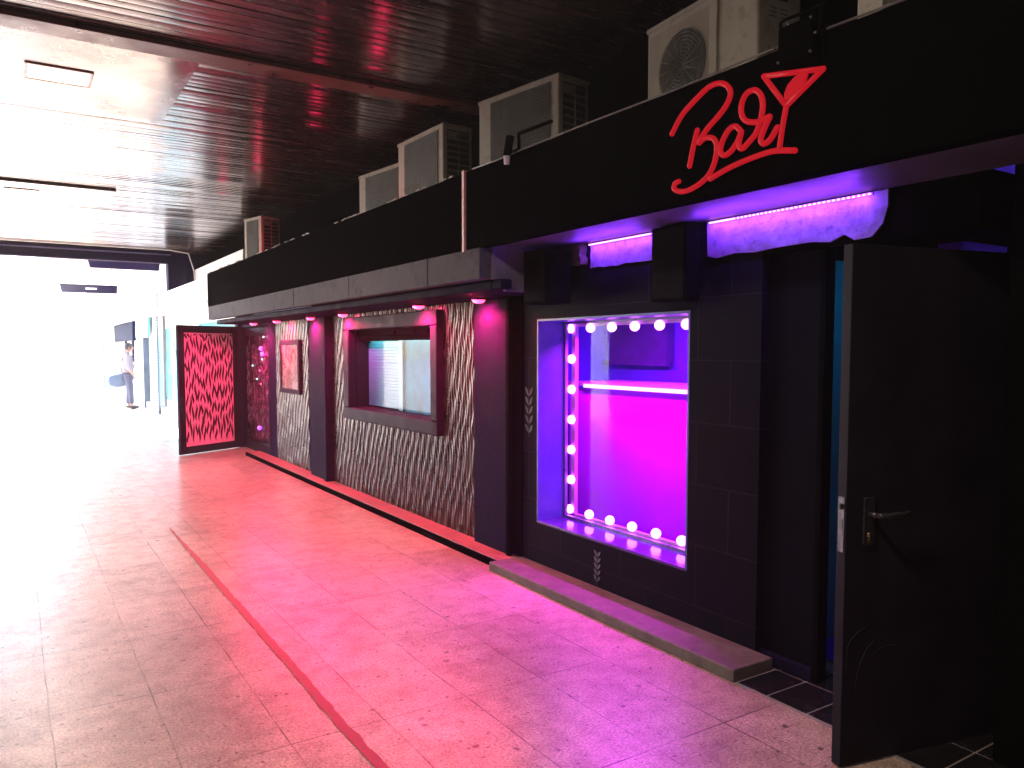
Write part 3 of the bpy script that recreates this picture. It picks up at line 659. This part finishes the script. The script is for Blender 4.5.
for (a, b_) in ((2.38, 2.66), (2.49, 2.264), (2.26, 2.47), (2.03, 2.61), (2.02, 2.34), (2.3, 2.305)): MB().tube([(0, a - 2.2, b_ - 2.25), (.02, a - 2.2, b_ - 2.25)], .005, 6).build('standoff', M['black'], NS)

# ------------------------------------------------------------------ LED strips
for y0, y1, lb in ((3.345, 3.915, 'short violet LED strip under the soffit left of the large speaker'), (1.995, 2.915, 'long violet LED strip under the soffit right of the large speaker')):
    t = thing('led_strip', lb, 'LED strip', (3.08, y0, 2.224))
    q = MB(); q.box(0, .018, 0, y1 - y0, 0, .010); q.build('channel', mat('led_channel', (.4, .35, .5), .4), t)
    q = MB(); n = int((y1 - y0) / .0245)
    for k in range(n):
        yy = .008 + k * .0245
        q.box(-.006, -.001, yy, yy + (.010 if y0 < 2.5 and yy < .72 else .024), .001, .008)
    q.build('diodes', M['led'], t)
    area('led_glow', (3.045, (y0 + y1) / 2, 2.225), (.45, 0, -1), .03, (y1 - y0), (.24, .04, 1), 6.5 * (y1 - y0))
    area('led_glow_up', (2.98, (y0 + y1) / 2, 2.18), (-.35, 0, 1), .03, (y1 - y0), (.22, .03, 1), 4.5 * (y1 - y0))

# ------------------------------------------------------------------ speakers
def mesh_mat():
    m, nt, b = base('perforated_steel'); co = coords(nt)
    vo = nt.nodes.new('ShaderNodeTexVoronoi'); vo.inputs['Scale'].default_value = 75; vo.inputs['Randomness'].default_value = .15; nt.links.new(co, vo.inputs['Vector'])
    nt.links.new(ramp(nt, vo.outputs['Distance'], .30, .42, (.0008, .0008, .001), (.010, .009, .013)), b.inputs['Base Color'])
    b.inputs['Roughness'].default_value = .8; b.inputs['Specular IOR Level'].default_value = .02; return m
def speaker(loc, w_, h_, d_, label, cone):
    t = thing('wall_speaker', label, 'speaker', loc)
    q = MB(); q.box(0, d_, 0, w_, 0, h_); q.build('cabinet', M['speaker'], t, bevel=.008)
    q = MB(); n, m_ = 22, 28; vv = []
    for i in range(n + 1):
        for j in range(m_ + 1):
            a = -1 + 2 * i / n; b_ = -1 + 2 * j / m_
            vv.append((-.004 - .006 * (1 - a ** 4) * (1 - b_ ** 4), w_ / 2 + a * (w_ / 2 - .015), h_ / 2 + b_ * (h_ / 2 - .015)))
    q.add(vv, [(i * (m_ + 1) + j, (i + 1) * (m_ + 1) + j, (i + 1) * (m_ + 1) + j + 1, i * (m_ + 1) + j + 1) for i in range(n) for j in range(m_)])
    q.build('grille', mesh_mat(), t)
    q = MB(); q.box(d_, d_ + .05, w_ * .4, w_ * .6, h_ * .3, h_ * .7); q.build('bracket', M['black'], t)
speaker((2.97, 2.965, 1.83), .265, .40, .10, 'larger black wall speaker between the two violet LED strips', 1)
speaker((2.82, 4.02, 1.865), .255, .34, .20, 'smaller black wall speaker beside the end of the grey awning', 1)

# ------------------------------------------------------------------ red downlights
DL = [(2.97, 5.115, 'nearest red downlight, over the big dark column', 1), (2.95, 6.10, 'red downlight over the right end of the framed window', 1),
      (2.97, 7.98, 'red downlight over the left end of the framed window', 1), (2.97, 9.05, 'red downlight over the column left of the framed window', 1),
      (2.93, 10.30, 'red downlight over the small framed case', 1), (2.90, 11.35, 'farthest red downlight, over the patterned door', 1)]
for (x, y, lb, k) in DL:
    t = thing('downlight', lb, 'downlight', (x, y, 1.957), group='red downlights under the grey awning')
    q = MB(); q.tube([(0, 0, 0), (0, 0, -.012)], .055, 20); q.build('trim_ring', M['frame'], t)
    q = MB(); q.sphere((0, 0, -.014), .050, 16, 8, (1, 1, .5)); q.build('lens', M['redlamp'], t)
    d = bpy.data.lights.new('red_spot', 'SPOT'); d.color = (1, .025, .13); d.energy = 195 * K; d.spot_size = math.radians(176); d.spot_blend = .35; d.shadow_soft_size = .04
    o = bpy.data.objects.new('red_spot', d); COL.objects.link(o); o.location = (x - .03, y, 1.925); o.rotation_euler = Vector((-.28, 0, -1)).to_track_quat('-Z', 'Y').to_euler()
    d = bpy.data.lights.new('red_wall_spot', 'SPOT'); d.color = (1, .02, .16); d.energy = 140 * K; d.spot_size = math.radians(110); d.spot_blend = 1; d.shadow_soft_size = .03
    o = bpy.data.objects.new('red_wall_spot', d); COL.objects.link(o); o.location = (x - .12, y, 1.925); o.rotation_euler = Vector((.8, 0, -.75)).to_track_quat('-Z', 'Y').to_euler()

# red tubes lying on the awning roof behind the fascia
for i, (y, lb) in enumerate(((12.1, 'farthest red tube lamp on the awning roof'), (10.2, 'red tube lamp beside the far small air conditioner'), (7.9, 'red tube lamp beside the half hidden air conditioner'), (6.3, 'red tube lamp under the second air conditioner'))):
    t = thing('tube_lamp', lb, 'lamp', (2.72, y - .12, 2.67))
    q = MB(); q.tube([(0, 0, .06), (0, .24, .06)], .022, 10); q.build('tube', M['redglow'], t)
    q = MB(); q.box(-.03, .03, -.02, .0, -.03, .085); q.box(-.03, .03, .24, .26, -.03, .085); q.build('holder', M['black'], t)
    d = bpy.data.lights.new('red_up', 'SPOT'); d.color = (1, .015, .06); d.energy = (3, 5, 3, 3)[i] * K; d.spot_size = math.radians(120); d.spot_blend = 1; d.shadow_soft_size = .05
    o = bpy.data.objects.new('red_up', d); COL.objects.link(o); o.location = (2.72, y, 2.78); o.rotation_euler = (PI, 0, 0)

# ------------------------------------------------------------------ air conditioners
def ac(loc, rz, W_, D_, H_, kind, label):
    """local: x = right along the front seen from the street side, front face at y=0 looking to -y"""
    t = thing('air_conditioner', label, 'air conditioner', loc, rz, 'air conditioner units on the awning roof')
    q = MB(); q.box(0, W_, .0, D_, .0, H_); q.build('casing', M['acwhite'], t, bevel=.010)
    q = MB(); q.box(-.006, W_ + .006, -.006, D_ + .006, H_ - .02, H_ + .004); q.build('lid', M['acwhite'], t, bevel=.004)
    if kind == 'fan':
        cx_, cz_, R_ = W_ * .36, H_ * .56, min(W_ * .22, H_ * .38)
        q = MB(); q.box(.02, W_ * .60, -.003, .0, .03, H_ - .05); q.build('fan_plate', mat('dusty_plate', (.24, .22, .17), .6, var=.25, scale=4), t)
        q = MB()
        for k in range(1, 11):
            r_ = R_ * k / 10; pts = [(cx_ + r_ * math.cos(a), -.012, cz_ + r_ * math.sin(a)) for a in [2 * PI * i / 36 for i in range(37)]]; q.tube(pts, .0022, 4)
        for k in range(16):
            a = 2 * PI * k / 16; q.tube([(cx_ + .03 * math.cos(a), -.014, cz_ + .03 * math.sin(a)), (cx_ + R_ * math.cos(a), -.014, cz_ + R_ * math.sin(a))], .0025, 4)
        q.build('grille', mat('grey_grille_wire', (.16, .15, .12), .5), t)
        q = MB(); q.tube([(cx_, -.004, cz_), (cx_, -.006, cz_)], R_, 40, False); q.build('fan_opening', M['acdark'], t)
        q = MB(); q.box(W_ * .61, W_ * .68, -.010, .0, .02, H_ - .03); q.build('front_rib', M['acwhite'], t, bevel=.004)
        q = MB()
        q.box(W_, W_ + .002, D_ * .25, D_ * .68, H_ * .80, H_ * .97); q.build('warning_label', mat('dark_label', (.03, .03, .03), .5), t)
        sl = [(W_, W_ + .0015, D_ * (.25 + c_ * .25), D_ * (.43 + c_ * .25), H_ * (.735 - r_ * .03), H_ * (.745 - r_ * .03)) for r_ in range(3) for c_ in range(2)]
        sl += [(W_, W_ + .003, D_ * .22, D_ * .25, H_ * .40, H_ * .47), (W_, W_ + .003, D_ * .62, D_ * .65, H_ * .38, H_ * .45)]
        pieces('side_slot', sl, mat('grey_print', (.12, .12, .11), .6), t)
    else:
        # coil side: mesh, frame posts and louvred end
        m1 = .17 * W_
        q = MB(); q.box(m1, W_ - .08, -.004, 0, .03, H_ - .035); q.build('coil', M['fins'], t)
        q = MB()
        for k in range(26): z = .04 + (H_ - .09) * k / 25; q.box(m1, W_ - .08, -.007, -.004, z, z + .0035)
        for k in range(18): x = m1 + (W_ - .08 - m1) * k / 17; q.box(x, x + .0035, -.009, -.007, .03, H_ - .035)
        q.build('guard', mat('dusty_guard', (.055, .052, .04), .6), t)
        q = MB(); q.box(W_ - .0, W_ + .002, .035, D_ - .03, .03, H_ - .04); q.build('side_opening', M['acdark'], t)
        q = MB()
        for k in range(12):
            z = .04 + (H_ - .10) * k / 11; q.add([(W_ + .002, .035, z), (W_ + .002, D_ - .03, z), (W_ + .014, D_ - .03, z - .012), (W_ + .014, .035, z - .012)], [(0, 1, 2, 3)])
            q.box(W_ + .002, W_ + .012, .035, D_ - .03, z, z + .004)
        q.box(W_ + .002, W_ + .014, D_ * .5, D_ * .5 + .006, .03, H_ - .04)
        q.box(W_ + .002, W_ + .010, .04, D_ * .45, H_ - .10, H_ - .055)
        q.build('louvres', mat('grey_louvre', (.22, .21, .18), .5), t)
    pieces('foot', [(.08, .12, 0, D_, -.04, 0), (W_ - .12, W_ - .08, 0, D_, -.04, 0)], M['black'], t)
    q = MB(); q.tube([(W_ - .03, D_, .16), (W_ + .03, D_ + .03, .15), (W_ + .07, D_ + .05, .05), (W_ + .08, D_ + .06, -.03)], .017, 8); q.build('hose', mat('insulated_hose', (.09, .09, .085), .7), t)
def ac_at(A, Bp, D_, z, kind, label, top=3.3):
    """A, Bp: plan points of the street-side top edge, far (left) and near (right)"""
    dx, dy = Bp[0] - A[0], Bp[1] - A[1]
    ac((A[0], A[1], z), math.atan2(dy, dx), math.hypot(dx, dy), D_, top - z, kind, label)
Z0 = 2.68
def P33(a, b_): return tuple(a[i] * .333 + b_[i] * .667 for i in (0, 1))    # z=3.3 from z=3.2 and 3.35 readings
ac_at((3.004, 3.312), (2.93, 2.49), .27, Z0, 'fan', 'near white air conditioner with a round fan grille, above the Bar sign', 3.32)
ac_at(P33((2.654, 4.558), (2.898, 4.978)), P33((2.77, 3.82), (3.025, 4.171)), .27, Z0, 'coil', 'large mesh sided air conditioner behind the small black camera')
ac_at(P33((2.643, 5.823), (2.887, 6.359)), P33((2.665, 5.092), (2.91, 5.561)), .26, Z0, 'coil', 'mesh sided air conditioner just left of the pink fascia trim')
ac_at(P33((2.813, 7.083), (3.071, 7.735)), P33((2.908, 6.30), (3.175, 6.88)), .2, Z0, 'coil', 'darker air conditioner half hidden behind its larger neighbour')
ac_at(P33((2.508, 10.176), (2.739, 11.113)), P33((2.609, 9.764), (2.85, 10.662)), .27, Z0, 'coil', 'small air conditioner far along the awning, standing alone')
ac_at((2.76, 1.875), (2.66, 1.15), .3, 2.75, 'coil', 'air conditioner with a slotted end cut off by the top right edge', 3.35)

# ------------------------------------------------------------------ camera, floodlight, cables
t = thing('security_camera', 'small black camera on a bracket over the fascia below the large mesh air conditioner', 'camera', (2.50, 3.9, 2.70))
q = MB(); q.tube([(.04, 0, .02), (.04, 0, .10), (.0, -.06, .115), (-.01, -.40, .10)], .010, 8); q.box(.0, .05, -.03, .03, .02, .035); q.build('bracket', M['black'], t)
q = MB(); q.tube([(-.02, .0, .11), (-.035, .01, .0)], .024, 12); q.build('body', M['speaker'], t)
q = MB(); q.tube([(-.036, .011, -.004), (-.0365, .012, -.05)], [.020, .016], 12); q.build('lens', mat('pale_lens', (.6, .6, .7), .3), t)
t = thing('floodlight', 'black floodlight on a bracket above the cocktail glass of the sign', 'floodlight', (2.47, 1.905, 2.625))
q = MB(); q.box(-.03, .03, -.078, .078, 0, .14); q.build('housing', M['void'], t, bevel=.01)
q = MB()
for k in range(9): q.box(.03, .055, -.08 + k * .02, -.075 + k * .02, .01, .14)
q.build('cooling_fins', M['black'], t)
q = MB(); q.tube([(0, -.085, .07), (0, -.088, .17), (.03, -.088, .19), (.06, 0, .2), (.03, .088, .19), (0, .088, .17), (0, .085, .07)], .007, 6); q.build('yoke', M['black'], t)
q = MB()
for (a, b_) in ((-.07, .012), (.07, .012), (-.09, .07), (.09, .07), (-.07, .13), (.03, .14)): q.sphere((-.032, a, b_), .006, 8, 6)
q.build('screws', M['steel'], t)
def cable(name, pts, r, m, label): tag(MB().tube([(p) for p in pts], r, 6).build(name, m), label, 'cable')
cable('cable', [(2.512, 4.4, 2.722), (2.51, 4.1, 2.716), (2.512, 3.9, 2.722), (2.51, 3.2, 2.724), (2.512, 2.6, 2.720), (2.51, 2.1, 2.728), (2.512, 1.5, 2.722), (2.512, .4, 2.726)], .005, mat('grey_cable', (.10, .10, .10), .5), 'thin grey cable along the top edge of the black fascia')

# ------------------------------------------------------------------ far side of the arcade
FB = thing('far_building', 'white overexposed building row continuing behind the standing person', 'building')
pieces('wall', [(3.15, 3.4, 21.5, 28, 0, 2.4), (3.15, 3.4, 30, 33, 0, 2.4), (3.15, 3.4, 37, 70, 0, 2.4), (3.15, 3.4, 28, 30, 2.0, 2.4), (3.15, 3.4, 33, 37, 2.0, 2.4), (3.0, 12, 17.6, 70, 2.42, 9)], M['facewhite'], FB)
q = MB(); q.box(3.22, 3.26, 33, 37, 0, 2.0); q.build('window', M['frost'], FB)
q = MB(); q.box(3.22, 3.26, 28, 30, 0, 2.0); q.build('window', M['facewhite'], FB)
pieces('window_bar', [(3.10, 3.16, 26.3, 26.6, 1.2, 2.0), (3.10, 3.16, 28.1, 28.35, 1.1, 2.0)], M['farawning'], FB)
q = MB(); q.box(2.9, 3.0, 24.6, 29.2, 1.84, 2.38); q.build('sign_box', M['farawning'], FB, bevel=.02)
q = MB(); q.box(2.86, 3.0, 29.4, 35, 1.74, 2.30); q.build('sign_panel', M['palegreen'], FB, bevel=.02)
q = MB(); q.box(2.95, 3.0, 22.0, 24.3, 1.9, 2.40); q.build('awning', M['tealglass'], FB)
q = MB(); q.box(2.55, 2.62, 17.8, 60, 2.45, 2.75); q.build('fascia', M['facewhite'], FB)
# column with scalloped edge
c_ = MB(); c_.box(3.0, 3.15, 20.9, 21.45, 0, 2.42)
cm = tag(c_.build('white_column', M['facewhite'], bevel=.01), 'white shop column with a beaded dark edge right of the person', 'column')
q = MB()
for k in range(34): q.box(2.97, 3.0, 20.82, 20.90, .03 + k * .07, .065 + k * .07)
q.box(3.0, 3.02, 20.82, 20.89, 0, 2.42); q.build('beaded_edge', mat('blue_grey_trim', (.08, .12, .18), .5), cm)
q = MB(); q.box(3.0, 3.15, 23.3, 23.55, 0, 2.42); tag(q.build('dark_post', mat('blue_grey_post', (.08, .13, .18), .5)), 'slim blue grey post between the person and the white column', 'post')
# white canopy with hanging sign boxes
q = MB(); q.box(.9, 3.6, 17.6, 70, 4.2, 4.3); tag(q.build('canopy', M['facewhite']), 'white canopy beyond the dark wooden ceiling', 'canopy')
for (x0, x1, y, z, h, lb) in ((1.469, 2.95, 19.8, 3.40, .21, 'nearer long dark sign box hanging crosswise under the canopy'), (1.28, 2.85, 27.5, 3.33, .25, 'farther dark sign box with a small pale plate hanging crosswise')):
    t = thing('hanging_sign_box', lb, 'sign box', ((x0 + x1) / 2, y, z))
    hw = (x1 - x0) / 2
    q = MB(); q.prism([(-hw, h), (hw, h), (hw - .02, 0), (-hw + .05, 0)], 'y', -.1, .1); q.build('box', M['blacksoft'], t, bevel=.01)
    q = MB(); q.tube([(-hw * .8, 0, h), (-hw * .8, 0, 4.2 - z)], .012, 6); q.tube([(hw * .8, 0, h), (hw * .8, 0, 4.2 - z)], .012, 6); q.build('hanger', M['steel'], t)
    if y > 25:
        q = MB(); q.box(-.1, .2, -.106, -.1, .10, .15); q.build('plate', M['white'], t)

# ------------------------------------------------------------------ person
def skinned(name, verts, edges, radii, m, parent, sub=2):
    me = bpy.data.meshes.new(name); me.from_pydata(verts, edges, []); me.update()
    o = bpy.data.objects.new(name, me); COL.objects.link(o); me.materials.append(m)
    if parent is not None: o.parent = parent
    me.skin_vertices or None
    sk = o.modifiers.new('skin', 'SKIN')
    if not me.skin_vertices: 
        bpy.context.view_layer.update()
    for i, r in enumerate(radii):
        me.skin_vertices[0].data[i].radius = r if isinstance(r, tuple) else (r, r)
    me.skin_vertices[0].data[0].use_root = True
    sb = o.modifiers.new('sub', 'SUBSURF'); sb.levels = sub; sb.render_levels = sub
    sk.use_smooth_shade = True
    return o
# local x = direction faced, y = left
PE = Vector((2.58, 23.0, 0))
PR = bpy.data.objects.new('person', None); PRz = math.radians(-5)
body_v = [(0, 0, .93), (0, 0, 1.08), (.0, 0, 1.28), (-.01, 0, 1.42), (.01, 0, 1.49), (.03, 0, 1.56), (.04, 0, 1.64),           # 0-6 pelvis..head
          (0, .10, .90), (.02, .11, .50), (-.01, .12, .09), (.10, .13, .04),                                                       # 7-10 left leg
          (0, -.10, .90), (.05, -.11, .50), (.06, -.12, .09), (.17, -.13, .04),                                                    # 11-14 right leg
          (-.01, .19, 1.39), (-.05, .24, 1.12), (-.10, .22, .90), (-.09, .21, .80),                                                 # 15-18 left arm
          (-.01, -.19, 1.39), (-.02, -.25, 1.13), (.10, -.25, .94), (.15, -.24, .86)]                                              # 19-22 right arm
body_e = [(0, 1), (1, 2), (2, 3), (3, 4), (4, 5), (5, 6), (0, 7), (7, 8), (8, 9), (9, 10), (0, 11), (11, 12), (12, 13), (13, 14), (3, 15), (15, 16), (16, 17), (17, 18), (3, 19), (19, 20), (20, 21), (21, 22)]
body_r = [(.13, .11), (.14, .11), (.15, .11), (.11, .09), .055, .07, .085, .085, .058, .042, .035, .085, .058, .042, .035, .06, .042, .030, .028, .06, .042, .030, .028]
P = skinned('person', body_v, body_e, body_r, M['skin'], None)
bpy.data.objects.remove(PR)
P.location = PE; P.rotation_euler = (0, 0, PRz)
tag(P, 'person in pale shirt and navy trousers with a crossbody strap, standing facing the shops', 'person')
sh = skinned('shirt', [(0, 0, .90), (0, 0, 1.08), (0, 0, 1.28), (-.01, 0, 1.41), (-.01, .19, 1.39), (-.05, .24, 1.13), (-.085, .232, 1.00), (-.01, -.19, 1.39), (-.02, -.25, 1.14), (.05, -.25, 1.02)],
        [(0, 1), (1, 2), (2, 3), (3, 4), (4, 5), (5, 6), (3, 7), (7, 8), (8, 9)], [(.165, .145), (.165, .14), (.17, .13), (.13, .10), .075, .058, .05, .075, .058, .05], M['shirt'], P)
tr = skinned('trousers', [(0, 0, .95), (0, .10, .88), (.02, .11, .50), (-.01, .12, .12), (0, -.10, .88), (.05, -.11, .50), (.06, -.12, .12)],
        [(0, 1), (1, 2), (2, 3), (0, 4), (4, 5), (5, 6)], [(.14, .125), .11, .082, .068, .11, .082, .068], M['trousers'], P)
for (x, y) in ((.04, .125), (.11, -.125)): MB().sphere((x, y, .055), .12, 14, 8, (1.15, .42, .42)).build('shoe', M['hair'], P)
q = MB(); q.sphere((.025, 0, 1.655), .105, 18, 12, (1, .85, 1.05)); q.build('hair', M['hair'], P)
q = MB(); q.sphere((.055, 0, 1.625), .085, 16, 12, (1, .82, 1.15)); q.sphere((.14, 0, 1.615), .018, 8, 6); q.sphere((.03, .078, 1.62), .02, 8, 6); q.sphere((.03, -.078, 1.62), .02, 8, 6); q.build('face', M['skin'], P)
q = MB()
for (hx, hy, hz, d) in ((-.09, .21, .80, 0), (.15, -.24, .86, .3)):
    for k in range(4): q.tube([(hx - .03 + k * .02, hy, hz), (hx - .03 + k * .022 + d * .05, hy, hz - .05), (hx - .02 + k * .02 + d * .08, hy, hz - .085 - (.01 if k in (1, 2) else 0))], [.010, .009, .007], 6)
    q.tube([(hx + .03, hy, hz + .02), (hx + .055, hy, hz - .02), (hx + .05, hy, hz - .05)], [.011, .010, .008], 6)
q.build('fingers', M['skin'], P)
t = thing('shoulder_bag', 'bulky blue bag hanging at the left hip of the standing person', 'bag', (PE.x, PE.y, 0), PRz)
def bag(cx, cy, cz, sx, sy, sz):
    q = MB(); vv = []; n, m_ = 18, 10
    for j in range(m_ + 1):
        tt = PI * j / m_
        for k in range(n):
            a = 2 * PI * k / n; e = .55
            f1 = lambda u: math.copysign(abs(u) ** e, u)
            vv.append((cx + sx * f1(math.sin(tt)) * f1(math.cos(a)), cy + sy * f1(math.sin(tt)) * f1(math.sin(a)), cz + sz * f1(math.cos(tt)) * (1 - .12 * math.cos(a * 2))))
    q.add(vv, [(j * n + k, (j + 1) * n + k, (j + 1) * n + (k + 1) % n, j * n + (k + 1) % n) for j in range(m_) for k in range(n)], True); return q
bag(-.24, .13, .76, .25, .13, .17).build('pouch', M['bagblue'], t)
q = MB(); q.tube([(.02, -.17, 1.47), (.14, -.10, 1.36), (.17, .0, 1.22), (.13, .13, 1.06), (-.02, .22, .92), (-.12, .22, .86)], .016, 6)
q.tube([(.02, -.17, 1.47), (-.10, -.12, 1.40), (-.17, .0, 1.22), (-.16, .08, 1.0), (-.18, .12, .9)], .016, 6); q.build('strap', M['trousers'], t)
# the left side of the strap is what the photo shows, so it also crosses the back

# ------------------------------------------------------------------ thin volume added to the air to stand in for camera glare
hb = MB(); hb.box(-115, 115, -115, 115, -1.0, 10.5)
hm = bpy.data.materials.new('thin_glare_veil'); hm.use_nodes = True; hn = hm.node_tree; hn.nodes.clear()
ho = hn.nodes.new('ShaderNodeOutputMaterial'); hv = hn.nodes.new('ShaderNodeVolumePrincipled')
hv.inputs['Color'].default_value = (.92, .94, 1, 1); hv.inputs['Density'].default_value = .0026; hv.inputs['Anisotropy'].default_value = .35
hn.links.new(hv.outputs[0], ho.inputs['Volume'])
hz = hb.build('glare_veil', hm); hz['kind'] = 'stuff'
